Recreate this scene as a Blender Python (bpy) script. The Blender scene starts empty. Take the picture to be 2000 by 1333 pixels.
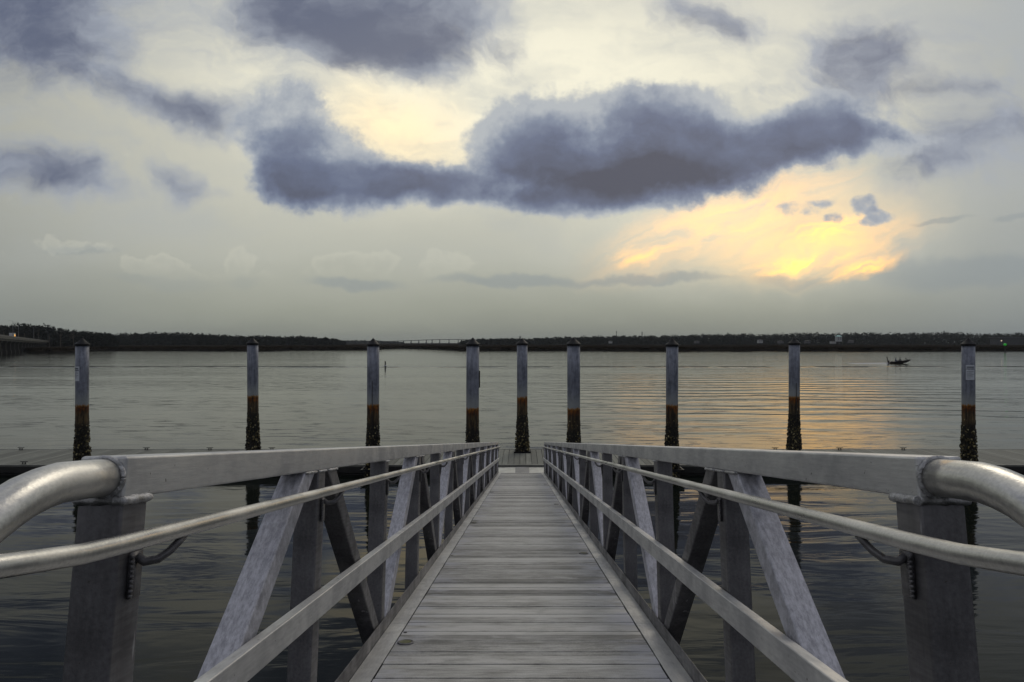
import bpy, bmesh, math, random
from mathutils import Vector, Matrix, noise as mnoise
random.seed(7)
scene = bpy.context.scene
C = scene.collection
PX, PY, FPX, HC = 1018.0, 670.0, 1333.0, 5.15     # principal point and focal length of the 2000 px photo, eye height over water

# ------------------------------------------------------------------ camera
cd = bpy.data.cameras.new('camera'); cam = bpy.data.objects.new('camera', cd); C.objects.link(cam)
cam.location = (0, 0, HC); cam.rotation_euler = (math.radians(90), 0, 0)
cd.sensor_width = 36; cd.lens = FPX/2000*36; cd.shift_x = -0.009; cd.shift_y = 0.00175
cd.clip_start = 0.05; cd.clip_end = 20000
scene.camera = cam
scene.view_settings.view_transform = 'Standard'; scene.view_settings.look = 'None'
scene.view_settings.exposure = 0; scene.view_settings.gamma = 1
scene.render.film_transparent = False

def lin(c):
    return tuple(((v/255)/12.92 if v/255 <= .04045 else ((v/255+.055)/1.055)**2.4) for v in c) + (1.0,)

class NT:
    """small node-tree builder"""
    def __init__(s, tree): s.t = tree; s.n = tree.nodes; s.l = tree.links
    def _set(s, sock, v):
        if isinstance(v, bpy.types.NodeSocket): s.l.new(v, sock)
        elif v is not None: sock.default_value = v
    def m(s, op, a, b=None, c=None, clamp=False):
        n = s.n.new('ShaderNodeMath'); n.operation = op; n.use_clamp = clamp
        s._set(n.inputs[0], a); s._set(n.inputs[1], b); s._set(n.inputs[2], c)
        return n.outputs[0]
    def v(s, op, a, b=None, c=None):
        n = s.n.new('ShaderNodeVectorMath'); n.operation = op
        s._set(n.inputs[0], a); s._set(n.inputs[1], b)
        if c is not None: s._set(n.inputs[2], c)
        return n.outputs['Value'] if op in ('LENGTH', 'DOT_PRODUCT') else n.outputs[0]
    def noise(s, vec, scale, detail=4, rough=.5, dist=0, out='Fac'):
        n = s.n.new('ShaderNodeTexNoise'); s._set(n.inputs['Vector'], vec)
        n.inputs['Scale'].default_value = scale; n.inputs['Detail'].default_value = detail
        n.inputs['Roughness'].default_value = rough; n.inputs['Distortion'].default_value = dist
        return n.outputs[out]
    def rng(s, x, a, b, c=0.0, d=1.0, kind='SMOOTHSTEP'):
        n = s.n.new('ShaderNodeMapRange'); n.interpolation_type = kind; n.clamp = True
        s._set(n.inputs[0], x); s._set(n.inputs[1], a); s._set(n.inputs[2], b); s._set(n.inputs[3], c); s._set(n.inputs[4], d)
        return n.outputs[0]
    def mix(s, f, a, b, mode='MIX'):
        n = s.n.new('ShaderNodeMix'); n.data_type = 'RGBA'; n.blend_type = mode
        s._set(n.inputs[0], f); s._set(n.inputs[6], a); s._set(n.inputs[7], b)
        return n.outputs[2]
    def sep(s, x):
        n = s.n.new('ShaderNodeSeparateXYZ'); s._set(n.inputs[0], x); return n.outputs
    def comb(s, x, y, z=0.0):
        n = s.n.new('ShaderNodeCombineXYZ'); s._set(n.inputs[0], x); s._set(n.inputs[1], y); s._set(n.inputs[2], z); return n.outputs[0]
    def ramp(s, x, pts):
        n = s.n.new('ShaderNodeValToRGB'); s._set(n.inputs[0], x)
        e = n.color_ramp.elements
        while len(e) < len(pts): e.new(0.5)
        for k, (p, c) in enumerate(pts): e[k].position = p; e[k].color = c
        return n.outputs[0]

# ------------------------------------------------------------------ world: evening sky with clouds, laid out by direction
SUN_EL, SUN_AZ = math.radians(40), math.atan2((1640-PX)/FPX, 1.0)      # the glow low on the right
world = bpy.data.worlds.new('World'); scene.world = world; world.use_nodes = True
wt = NT(world.node_tree); wt.n.clear()
d = wt.n.new('ShaderNodeTexCoord').outputs['Generated']
dx, dy, dz = wt.sep(d)
yc = wt.m('MAXIMUM', dy, .22)
u = wt.m('DIVIDE', dx, yc); v = wt.m('DIVIDE', dz, yc)
front = wt.rng(dy, .22, .5)
uv = wt.comb(u, v, 0.0)
def w_noise(vec, sc, det, rough, amp):
    c = wt.noise(vec, sc, det, rough, 0, 'Color')
    return wt.v('MULTIPLY', wt.v('SUBTRACT', c, (.5, .5, .5)), (amp, amp*.6, 0))
warp_s = wt.v('ADD', uv, wt.v('ADD', w_noise(uv, 4, 4, .5, .18), w_noise(uv, 16, 7, .6, .06)))   # ragged edges
warp_f = wt.v('ADD', uv, wt.v('ADD', w_noise(uv, 6, 4, .5, .09), w_noise(uv, 22, 7, .6, .045)))
def cuv(x, y): return ((x-PX)/FPX, (PY-y)/FPX, 0)
_rot = {}
def blob(vec, x, y, rx, ry, amp=1.0, rot=0.0, inner=0.3):
    rot = round(rot/10)*10
    cx, cy, _ = cuv(x, y)
    if rot:
        ca, sa = math.cos(math.radians(rot)), math.sin(math.radians(rot))
        if (vec, rot) not in _rot: _rot[(vec, rot)] = wt.comb(wt.v('DOT_PRODUCT', vec, (ca, sa, 0)), wt.v('DOT_PRODUCT', vec, (-sa, ca, 0)), 0.0)
        vec = _rot[(vec, rot)]; cx, cy = cx*ca+cy*sa, -cx*sa+cy*ca
    k = wt.v('MULTIPLY_ADD', vec, (FPX/rx, FPX/ry, 0), (-cx*FPX/rx, -cy*FPX/ry, 0))
    return wt.rng(wt.v('LENGTH', k), 1.0, inner, 0.0, amp)
def blobs(vec, items):
    t = None
    for it in items:
        b = blob(vec, *it); t = b if t is None else wt.m('ADD', t, b)
    return t

# clear-sky base by height
vv = wt.m('ADD', v, wt.m('MULTIPLY', wt.m('SUBTRACT', wt.noise(wt.v('MULTIPLY', uv, (1, 3, 1)), 4, 4, .5), .5), .05))
base = wt.ramp(wt.m('MULTIPLY', vv, 2.0), [(0.0, lin((130, 134, 126))), (.10, lin((156, 159, 147))), (.25, lin((184, 185, 173))),
        (.45, lin((202, 201, 187))), (.7, lin((212, 210, 194))), (1.0, lin((206, 206, 196)))])
base = wt.mix(wt.rng(u, .30, .9, 0, .60), base, lin((126, 136, 146)))
base = wt.mix(wt.rng(u, -.30, -.95, 0, .60), base, lin((122, 128, 130)))
# bright cream light behind the clouds
glow = blobs(warp_f, [(760, 240, 420, 230, .80, -10, 0), (1030, 120, 520, 280, .95, 0, 0), (1450, 150, 480, 240, .55, 0, 0), (1450, 440, 520, 190, .50, 0, 0), (500, 150, 360, 150, .50, -10, 0)])
base = wt.mix(wt.m('MINIMUM', glow, 1.0), base, lin((250, 245, 222)))
base = wt.mix(blob(warp_f, 760, 260, 260, 150, .80, -20, 0), base, (1.25, 1.02, .62, 1))
base = wt.mix(blob(warp_f, 1570, 462, 330, 110, .62, 10, 0), base, (1.30, .90, .42, 1))
# streaky structure of the veil
st = wt.noise(wt.v('MULTIPLY', warp_s, (1.0, 2.2, 1)), 4.5, 6, .55)
base = wt.mix(wt.m('MULTIPLY', wt.rng(v, .06, .26), wt.rng(st, .42, .70, 0, .50)), base, lin((172, 178, 182)))
# orange streaks over the hidden sun
r20 = wt.comb(wt.v('DOT_PRODUCT', warp_f, (.95, .31, 0)), wt.v('DOT_PRODUCT', warp_f, (-1.4, 4.3, 0)), 3.0)
stre = wt.noise(r20, 8, 6, .62, .5)
og = blobs(warp_f, [(1610, 485, 260, 80, .24, 10, 0), (1540, 514, 150, 24, .36, 10, 0), (1690, 522, 110, 24, .50, 10, 0), (1620, 450, 130, 26, .22, 10, 0), (1600, 450, 120, 30, .3, 10, 0), (1250, 498, 75, 28, .25, 10, 0), (1420, 430, 360, 90, .25, 20, 0)])
og = wt.m('MULTIPLY', og, wt.rng(stre, .36, .62, .15, 1.15, 'LINEAR'))
base = wt.mix(wt.m('MINIMUM', og, .95), base, (3.3, 1.55, .16, 1))
# faint pale cumulus tops low over the horizon, with grey bases
tops = blobs(warp_f, [(300, 515, 80, 34, .8), (150, 475, 130, 24, .5), (460, 510, 55, 40, .8), (700, 518, 120, 40, .9), (645, 505, 50, 30, .4), (755, 503, 45, 30, .4), (880, 516, 70, 34, .7), (380, 535, 110, 24, .5), (520, 540, 60, 20, .4)])
tn = wt.noise(uv, 34, 5, .55)
tf = wt.m('ADD', tops, wt.m('MULTIPLY', wt.m('SUBTRACT', tn, .5), 1.9))
topd = wt.m('MULTIPLY', wt.m('MULTIPLY', wt.rng(tf, .26, .52), wt.rng(tf, 1.2, .45, .15, 1.0)), wt.rng(v, .085, .125))
base = wt.mix(wt.m('MULTIPLY', topd, .20), base, lin((218, 216, 198)))
lowg = blobs(warp_f, [(1010, 546, 210, 18, 1.0), (1280, 543, 190, 15, 1.0), (700, 552, 140, 20, .9), (320, 545, 150, 22, .4), (1900, 535, 280, 44, 1.0), (1840, 436, 80, 10, .8, 10), (1985, 430, 60, 12, .7, 10), (170, 485, 110, 16, .6), (1540, 545, 120, 20, .6), (480, 545, 60, 20, .4)])
base = wt.mix(wt.rng(lowg, .0, 1.1, 0, .50), base, lin((136, 146, 152)))

# soft, wind-drawn upper clouds
soft = blobs(warp_s, [(50, 10, 370, 210, 1.8, -10, .2), (240, 120, 280, 90, .50, -20, 0), (705, 0, 400, 185, 1.9, -10, .2), (640, 70, 300, 110, .7, -20, 0), (810, 120, 180, 90, .65, -30, 0), (450, 70, 280, 120, .55, -30, 0),
    (385, 232, 210, 80, 1.35, -10, 0), (230, 180, 220, 50, .5, -20, 0), (50, 325, 210, 82, 1.0, -10, .1), (200, 370, 130, 34, .60, -10, 0), (335, 350, 95, 75, .9, -50, 0), (410, 375, 100, 30, .35, 0, 0),
    (1370, 35, 190, 90, 1.1, -10, 0), (1690, 130, 200, 150, 1.1, 0, .1), (1650, 60, 130, 80, .35, 0, 0), (1830, 300, 180, 90, 1.15, 20, 0), (1990, 250, 150, 160, .70, 0, 0), (1880, 175, 150, 36, .50, 10, 0), (1990, 0, 120, 30, 1.1, 0, 0),
    (120, 200, 260, 80, .40, 0, 0), (1800, 130, 330, 170, .42, 0, 0), (1900, 300, 240, 140, .40, 0, 0), (90, 330, 300, 120, .30, 0, 0), (1540, 60, 200, 60, .25, 0, 0), (1480, 185, 110, 80, .35, 0, 0), (1020, 130, 80, 70, .45, -50, 0), (1000, 60, 80, 80, .25, 0, 0), (860, 235, 50, 50, .35, -50, 0)])
sdiag = wt.comb(wt.v('DOT_PRODUCT', warp_s, (.85, -.52, 0)), wt.v('DOT_PRODUCT', warp_s, (.98, 1.6, 0)), 0.0)
sn = wt.noise(sdiag, 9, 9, .64, .2)
sd = wt.m('MULTIPLY', wt.rng(wt.m('ADD', soft, wt.m('MULTIPLY', wt.m('SUBTRACT', sn, .5), 2.2)), .0, 1.35), wt.rng(soft, 0, .35))
scol = wt.mix(wt.rng(wt.m('ADD', soft, wt.m('MULTIPLY', wt.m('SUBTRACT', wt.noise(wt.v('MULTIPLY', warp_s, (1, 1.5, 1)), 6, 8, .62), .5), 4.0)), .2, 2.3), lin((162, 169, 182)), lin((82, 91, 118)))
sky = wt.mix(wt.m('MULTIPLY', sd, .90), base, scol)
# heavy middle clouds
mid = blobs(warp_f, [(555, 235, 130, 110, 1.0), (620, 310, 140, 105, 1.0), (700, 350, 160, 66, .7), (820, 350, 130, 50, .5), (560, 360, 100, 70, .7), (660, 375, 210, 66, 1.0), (800, 370, 170, 54, .9), (900, 365, 120, 50, .7),
    (1000, 275, 140, 100, 1.0, 10), (1060, 350, 210, 90, 1.0), (1190, 270, 300, 145, 1.2), (1320, 220, 180, 95, .8), (1350, 320, 340, 105, 1.1, 10), (1570, 265, 220, 90, 1.1, 10), (1610, 225, 90, 70, .6), (1690, 280, 170, 46, .8, -10), (1480, 300, 200, 70, .6, 10), (1760, 268, 120, 26, .6, -10),
    (1080, 400, 200, 44, .7), (1260, 395, 150, 40, .6), (1690, 408, 50, 22, .62), (1724, 424, 38, 20, .55), (1702, 438, 32, 14, .5), (1600, 401, 34, 12, .5), (1627, 432, 28, 16, .5), (1560, 412, 60, 26, .38)])
mn = wt.noise(uv, 13, 9, .58)
mf = wt.m('ADD', mid, wt.m('MULTIPLY', wt.m('SUBTRACT', mn, .5), 2.0))
mf = wt.m('ADD', mf, wt.m('MULTIPLY', wt.m('SUBTRACT', wt.noise(uv, 48, 7, .65), .5), 1.0))
md = wt.m('MULTIPLY', wt.rng(mf, .06, .80), wt.rng(mid, 0, .25))
core = blobs(warp_f, [(1230, 350, 460, 75, 1.1, 0, 0), (1480, 310, 420, 100, .55, 10, 0), (1190, 310, 380, 140, .40, 0, 0), (640, 375, 260, 80, .50, 0, 0), (850, 385, 200, 50, .35, 0, 0), (1060, 400, 160, 50, .3, 0, 0)])
shn = wt.noise(wt.v('MULTIPLY', warp_f, (1, 1.3, 1)), 7, 8, .58)
lite = blobs(warp_f, [(1080, 215, 230, 70, .40, 10, 0), (1340, 195, 200, 60, .35, 0, 0), (930, 260, 100, 70, .3, 0, 0), (560, 215, 150, 90, .18, 0, 0), (680, 300, 90, 50, .2, 0, 0), (1620, 215, 110, 40, .2, 0, 0)])
cc = wt.m('ADD', wt.m('SUBTRACT', wt.m('MULTIPLY', wt.rng(mf, .1, 2.0), .64), lite), wt.m('ADD', wt.m('MULTIPLY', core, .30), wt.m('MULTIPLY', wt.m('SUBTRACT', shn, .5), 1.15)))
mcol = wt.ramp(cc, [(0.0, lin((180, 185, 190))), (.2, lin((160, 167, 178))), (.42, lin((128, 138, 158))), (.68, lin((100, 109, 134))), (1.0, lin((74, 76, 92)))])
sky = wt.mix(wt.m('MULTIPLY', md, .96), sky, mcol)
# sky overhead and behind: broken grey-blue cover, no features of its own
bn = wt.noise(wt.v('MULTIPLY', d, (1, 1, 2)), 2.2, 6, .55)
back = wt.mix(wt.rng(bn, .38, .66), lin((128, 135, 158)), lin((214, 214, 208)))
back = wt.mix(wt.rng(dz, .05, .45), wt.mix(.8, back, lin((50, 52, 60))), back)
high = wt.rng(v, .55, .95, 1.0, 0.0)
sky = wt.mix(wt.m('MULTIPLY', front, high), back, sky)
nish = wt.n.new('ShaderNodeTexSky'); nish.sky_type = 'NISHITA'; nish.sun_disc = False
nish.sun_elevation = SUN_EL; nish.sun_rotation = SUN_AZ; nish.dust_density = 3
b1 = wt.n.new('ShaderNodeBackground'); wt.l.new(nish.outputs[0], b1.inputs[0]); b1.inputs[1].default_value = .002
b2 = wt.n.new('ShaderNodeBackground'); wt.l.new(sky, b2.inputs[0]); b2.inputs[1].default_value = .97
ad = wt.n.new('ShaderNodeAddShader'); wt.l.new(b1.outputs[0], ad.inputs[0]); wt.l.new(b2.outputs[0], ad.inputs[1])
wo = wt.n.new('ShaderNodeOutputWorld'); wt.l.new(ad.outputs[0], wo.inputs['Surface'])

# ------------------------------------------------------------------ sun: veiled by cloud, so weak and wide
sl = bpy.data.lights.new('sun', 'SUN'); sun = bpy.data.objects.new('sun', sl); C.objects.link(sun)
sl.energy = .5; sl.angle = math.radians(24); sl.color = (1.0, .90, .72)
sdir = Vector((math.sin(SUN_AZ)*math.cos(SUN_EL), math.cos(SUN_AZ)*math.cos(SUN_EL), math.sin(SUN_EL)))
sun.rotation_euler = sdir.to_track_quat('Z', 'Y').to_euler()
sun.location = (0, 0, 60)

# ------------------------------------------------------------------ materials
def mat(name, col, rough=.6, metal=0.0, build=None, spec=None):
    m = bpy.data.materials.new(name); m.use_nodes = True
    t = NT(m.node_tree); b = t.n['Principled BSDF']
    b.inputs['Base Color'].default_value = tuple(col)+(1,) if len(col) == 3 else col
    b.inputs['Roughness'].default_value = rough; b.inputs['Metallic'].default_value = metal
    if spec is not None: b.inputs['Specular IOR Level'].default_value = spec
    if build: build(t, b)
    return m
def obco(t): return t.n.new('ShaderNodeTexCoord').outputs['Object']
def bump(t, b, h, dist, strength=1.0):
    n = t.n.new('ShaderNodeBump'); n.inputs['Distance'].default_value = dist; n.inputs['Strength'].default_value = strength
    t.l.new(h, n.inputs['Height']); t.l.new(n.outputs[0], b.inputs['Normal'])
def mottle(c1, c2, scale, stretch=(1, 1, 1), r=(.4, .7), detail=7, bd=.001, fine=60, th=(.35, .65)):
    def f(t, b):
        o = t.v('MULTIPLY', obco(t), stretch)
        n = t.noise(o, scale, detail, .62, .3); g = t.noise(obco(t), fine, 3, .6)
        k = t.m('ADD', t.m('MULTIPLY', n, .75), t.m('MULTIPLY', g, .25))
        t.l.new(t.mix(t.rng(k, th[0], th[1]), c1+(1,), c2+(1,)), b.inputs['Base Color'])
        t.l.new(t.rng(n, .3, .7, r[0], r[1]), b.inputs['Roughness'])
        bump(t, b, g, bd)
    return f
M = {}
def alu_build(c1, c2, run):
    def f(t, b):
        o = obco(t)
        n = t.noise(o, 3.2, 8, .62, .4); g = t.noise(t.v('MULTIPLY', o, (1, .12, 1)), 90, 4, .6); st_ = t.noise(t.v('MULTIPLY', o, run), 14, 6, .7)
        k = t.m('ADD', t.m('ADD', t.m('MULTIPLY', n, .5), t.m('MULTIPLY', g, .2)), t.m('MULTIPLY', st_, .3))
        c = t.mix(t.rng(k, .37, .63), c1+(1,), c2+(1,))
        c = t.mix(t.rng(t.noise(t.v('MULTIPLY', o, run), 30, 3, .5), .68, .74, 0, .5), c, (.60, .60, .61, 1))      # pale scuffs
        c = t.mix(t.rng(t.noise(o, 55, 2, .5), .72, .76, 0, .8), c, (.07, .06, .05, 1))                    # specks of dirt
        t.l.new(c, b.inputs['Base Color']); t.l.new(t.rng(k, .35, .65, .60, .36), b.inputs['Roughness']); bump(t, b, t.m('ADD', g, st_), .0007)
    return f
M['aluminium'] = mat('weathered_aluminium', (.4, .4, .4), .5, .55, alu_build((.38, .38, .385), (.64, .64, .63), (1, .25, .6)))
M['post_alu'] = mat('dull_shaded_aluminium', (.3, .3, .3), .55, .45, alu_build((.075, .073, .078), (.19, .186, .195), (1, 1, .14)))  # dull metal; its dark tone also stands for shade on the falling braces
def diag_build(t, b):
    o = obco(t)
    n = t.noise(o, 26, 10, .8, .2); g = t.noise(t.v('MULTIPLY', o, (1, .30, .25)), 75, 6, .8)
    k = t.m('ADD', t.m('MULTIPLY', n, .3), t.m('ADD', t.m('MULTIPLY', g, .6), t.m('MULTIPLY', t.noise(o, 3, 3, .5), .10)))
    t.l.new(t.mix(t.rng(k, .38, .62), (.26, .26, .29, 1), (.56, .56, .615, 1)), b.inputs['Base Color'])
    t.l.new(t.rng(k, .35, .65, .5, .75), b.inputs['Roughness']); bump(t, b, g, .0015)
M['brace_alu'] = mat('chalky_lit_aluminium', (.3, .3, .32), .6, .35, diag_build)  # chalk, with skylight on the upturned faces put into its pale bluish tone
M['pipe'] = mat('bright_aluminium_pipe', (.6, .6, .58), .3, .9, mottle((.40, .395, .38), (.68, .67, .64), 7, (1, .35, 1), (.24, .50), bd=.0004, fine=140))
M['weld'] = mat('weld_bead', (.4, .4, .4), .45, .8, mottle((.22, .22, .22), (.55, .55, .56), 40, bd=.003, fine=180))
def plank_build(t, b):
    o = obco(t); x, y, z = t.sep(o)
    idx = t.m('FLOOR', t.m('DIVIDE', y, .2075))
    wn = t.n.new('ShaderNodeTexWhiteNoise'); wn.noise_dimensions = '1D'; t.l.new(idx, wn.inputs['W'])
    off = t.comb(t.m('MULTIPLY', wn.outputs[0], 17.0), 0.0, 0.0)
    g = t.noise(t.v('ADD', t.v('MULTIPLY', o, (2.2, 48.0, 1.0)), off), 3.0, 8, .72)         # drawn lengthways
    s = t.noise(t.v('ADD', t.v('MULTIPLY', o, (1.0, 1.6, 1)), off), 3.2, 6, .6, .4)             # scuffs
    f = t.noise(o, 220, 2, .6)
    k = t.m('ADD', t.m('ADD', t.m('MULTIPLY', g, .42), t.m('MULTIPLY', s, .30)), t.m('ADD', t.m('MULTIPLY', f, .20), t.m('MULTIPLY', wn.outputs[0], .14)))
    c = t.mix(t.rng(k, .40, .63), (.125, .125, .12, 1), (.52, .515, .50, 1))
    edge = t.rng(t.m('ABSOLUTE', x), .45, .72, 0, .55)
    c = t.mix(t.m('MULTIPLY', edge, t.rng(s, .4, .62)), c, (.42, .43, .50, 1))
    c = t.mix(t.rng(t.noise(t.v('ADD', t.v('MULTIPLY', o, (1, 9, 1)), off), 9, 5, .7), .60, .72, 0, .55), c, (.10, .10, .10, 1))
    t.l.new(c, b.inputs['Base Color']); t.l.new(t.rng(s, .3, .7, .5, .78), b.inputs['Roughness'])
    grooves = t.m('SINE', t.m('MULTIPLY', y, 2*math.pi/.0125))
    bump(t, b, t.m('ADD', t.m('MULTIPLY', grooves, .25), f), .0012)
M['plank'] = mat('gangway_planks', (.3, .3, .3), .6, .25, plank_build)
def dock_build(t, b):
    mottle((.13, .135, .115), (.25, .255, .22), 2.2, (6, .5, 1), (.6, .85), bd=.002, fine=50)(t, b)
    l = b.inputs['Base Color'].links[0].from_socket; g = t.n.new('ShaderNodeNewGeometry').outputs['Random Per Island']
    t.l.new(t.mix(t.rng(g, 0, 1, 0, .55), l, (.07, .07, .06, 1)), b.inputs['Base Color'])
M['dock_wood'] = mat('dock_boards', (.2, .2, .18), .8, 0, dock_build, .3)
M['dock_old'] = mat('dock_boards_old', (.2, .2, .18), .75, 0, mottle((.15, .155, .135), (.27, .275, .24), 2.2, (6, .5, 1), (.6, .85), bd=.002, fine=50))
M['dock_dark'] = mat('dock_fascia', (.02, .02, .02), .9, 0, mottle((.006, .006, .006), (.016, .015, .014), 3, bd=.004))
M['dock_beam'] = mat('dock_rub_beam', (.1, .1, .09), .8, 0, mottle((.09, .092, .08), (.15, .15, .135), 3, bd=.004))
M['plate'] = mat('transition_plate', (.5, .5, .48), .45, .5, mottle((.42, .42, .39), (.60, .60, .56), 4, bd=.001))
M['plate_dark'] = mat('worn_plate', (.3, .3, .3), .5, .5, mottle((.22, .22, .22), (.3, .3, .3), 4, bd=.001))
M['black'] = mat('black_plastic', (.012, .012, .015), .55, 0, mottle((.002, .002, .003), (.009, .009, .011), 6, bd=.002), .25)
M['dark_iron'] = mat('dark_iron', (.03, .03, .03), .6, .4, mottle((.02, .02, .02), (.05, .048, .045), 8, bd=.002))
def pile_build(t, b):
    inf = t.n.new('ShaderNodeObjectInfo').outputs['Random']
    o = obco(t); x, y, z = t.sep(o)
    o2 = t.v('ADD', o, t.comb(t.m('MULTIPLY', inf, 31.0), 0.0, 0.0))
    streak = t.noise(t.v('MULTIPLY', o2, (1, 1, .13)), 9, 8, .65)
    rag = t.noise(t.v('MULTIPLY', o2, (1, 1, .25)), 22, 6, .7)
    mot = t.noise(o2, 7, 8, .65)
    zz = t.m('ADD', t.m('ADD', z, t.m('MULTIPLY', t.m('SUBTRACT', rag, .5), .34)), t.m('MULTIPLY', t.m('SUBTRACT', inf, .5), .12))
    body = t.mix(t.rng(t.m('ADD', t.m('MULTIPLY', streak, .6), t.m('MULTIPLY', mot, .4)), .36, .64), (.085, .095, .125, 1), (.22, .235, .285, 1))
    body = t.mix(t.rng(t.noise(t.v('MULTIPLY', o2, (1, 1, .6)), 28, 5, .7), .66, .74, 0, .6), body, (.30, .32, .35, 1))
    pale = t.mix(t.rng(zz, 3.5, 2.92, 0, .75), body, (.27, .29, .29, 1))
    rust = t.mix(t.rng(t.m('ADD', t.m('MULTIPLY', mot, .5), t.m('MULTIPLY', streak, .5)), .42, .62), (.045, .012, .002, 1), (.22, .075, .008, 1))
    rust = t.mix(t.rng(zz, 2.74, 2.86), rust, (.33, .17, .03, 1))
    c = t.mix(t.rng(zz, 2.86, 2.80), pale, rust)
    brown = t.mix(t.rng(streak, .4, .62), (.02, .013, .007, 1), (.11, .075, .035, 1))
    c = t.mix(t.rng(t.m('ADD', zz, t.m('MULTIPLY', t.m('SUBTRACT', streak, .5), 1.1)), 2.72, 2.48), c, brown)
    c = t.mix(t.rng(zz, 2.25, 1.95), c, (.012, .011, .008, 1))
    t.l.new(c, b.inputs['Base Color'])
    t.l.new(t.rng(zz, 2.7, 2.9, .85, .55), b.inputs['Roughness'])
    bump(t, b, t.m('ADD', t.m('MULTIPLY', mot, .6), rag), .004)
M['pile'] = mat('coated_steel_pile', (.2, .2, .25), .5, .15, pile_build)
def oyster_build(t, b):
    g = t.n.new('ShaderNodeNewGeometry').outputs['Random Per Island']
    c = t.ramp(g, [(0, (.006, .006, .004, 1)), (.55, (.02, .017, .01, 1)), (.74, (.06, .048, .02, 1)), (.90, (.17, .135, .05, 1)), (1.0, (.48, .42, .24, 1))])
    t.l.new(c, b.inputs['Base Color']); bump(t, b, t.noise(obco(t), 60, 4, .6), .004)
M['oyster'] = mat('oyster_crust', (.03, .03, .02), .7, 0, oyster_build)
M['sign'] = mat('white_notice', (.50, .53, .58), .5)
M['ink'] = mat('notice_ink', (.04, .045, .07), .6)

def water_build(t, b):
    geo = t.n.new('ShaderNodeNewGeometry').outputs['Position']
    x, y, z = t.sep(geo)
    n_f = t.noise(t.v('MULTIPLY', geo, (1.0, 2.6, 1)), 1.5, 4, .55, .3)                 # small ripples
    n_m = t.noise(t.v('MULTIPLY', geo, (.30, 1.1, 1)), .75, 4, .5, .5)              # undulation
    n_l = t.noise(t.v('MULTIPLY', geo, (.05, .22, 1)), 1.0, 4, .5)                     # long folds
    calm = t.rng(t.noise(t.v('MULTIPLY', geo, (.012, .045, 1)), 1.0, 4, .55), .38, .62, .08, 1.2)
    lee = t.rng(y, 22, 60, .06, 1.0)
    n_s = t.noise(t.v('MULTIPLY', geo, (.55, 2.4, 1)), .9, 5, .6, .6)
    stroke = t.m('POWER', t.rng(n_s, .56, .80, 0, 1, 'LINEAR'), 1.4)                  # scattered wind strokes
    h = t.m('MULTIPLY', t.m('ADD', t.m('MULTIPLY', n_f, .009), t.m('MULTIPLY', stroke, .050)), t.m('MULTIPLY', calm, lee))
    h = t.m('ADD', h, t.m('MULTIPLY', n_m, t.rng(y, 20, 60, .034, .022)))
    h = t.m('ADD', h, t.m('MULTIPLY', n_l, .065))
    # wash of the passing boat: long parallel swells
    ph = t.m('ADD', t.m('ADD', t.m('MULTIPLY', y, 1.55), t.m('MULTIPLY', x, .10)), t.m('MULTIPLY', t.noise(t.v('MULTIPLY', geo, (.06, .10, 1)), 1, 3, .5), 14))
    band = t.m('MULTIPLY', t.rng(y, 30, 48, 0, 1), t.rng(y, 150, 85, 0, 1))
    band = t.m('MULTIPLY', band, t.rng(t.m('ABSOLUTE', t.m('SUBTRACT', x, 26.0)), 40, 6, .12, 1))
    h = t.m('ADD', h, t.m('MULTIPLY', t.m('MULTIPLY', t.m('SINE', ph), .022), band))
    # old wake line across the river
    ln = t.m('ADD', y, t.m('MULTIPLY', t.noise(t.v('MULTIPLY', geo, (.03, 0, 1)), 1.0, 2, .5), 6))
    ridge = t.rng(t.m('ABSOLUTE', t.m('SUBTRACT', ln, 149.0)), 4.5, 0.0)
    ridge = t.m('MULTIPLY', ridge, t.rng(t.noise(t.v('MULTIPLY', geo, (.10, .02, 1)), 1.0, 3, .6), .40, .60))
    h = t.m('ADD', h, t.m('MULTIPLY', ridge, .8))
    bump(t, b, h, 1.0)
    b.inputs['IOR'].default_value = 1.16
M['water'] = mat('river_water', (.006, .008, .0065), .045, 0, water_build, .5)
def marsh_build(t, b):
    geo = t.n.new('ShaderNodeNewGeometry').outputs['Position']; z = t.sep(geo)[2]
    n = t.noise(t.v('MULTIPLY', geo, (.05, .02, 1)), 1.0, 6, .6)
    g = t.mix(t.rng(n, .35, .65), (.0095, .0075, .0055, 1), (.019, .0145, .010, 1))
    mud = t.mix(t.rng(t.noise(t.v('MULTIPLY', geo, (.08, .4, 1)), 1, 5, .6), .4, .65), (.004, .0038, .0032, 1), (.020, .018, .015, 1))
    t.l.new(t.mix(t.rng(z, .9, 1.2), mud, g), b.inputs['Base Color']); b.inputs['Specular IOR Level'].default_value = .0
M['marsh'] = mat('marsh_earth', (.04, .03, .02), .9, 0, marsh_build)
M['grass'] = mat('marsh_grass', (.045, .034, .02), .9, 0, mottle((.008, .0062, .0042), (.020, .015, .009), .2, bd=0.001, fine=3), 0.0)
def leaf_build(t, b):
    g = t.n.new('ShaderNodeNewGeometry').outputs['Random Per Island']
    t.l.new(t.ramp(g, [(0, (.008, .010, .008, 1)), (.6, (.014, .017, .013, 1)), (1, (.024, .027, .020, 1))]), b.inputs['Base Color'])
M['leaf'] = mat('dark_foliage', (.03, .04, .02), .85, 0, leaf_build, .1)
M['leaf2'] = mat('near_foliage', (.03, .04, .02), .85, 0, leaf_build)
M['bark'] = mat('bark', (.06, .05, .04), .9)
M['concrete'] = mat('bridge_concrete', (.2, .2, .19), .85, 0, mottle((.05, .05, .048), (.10, .10, .095), .4, bd=.01, fine=3))
M['far_concrete'] = mat('far_concrete', (.07, .07, .075), .9)
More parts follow.
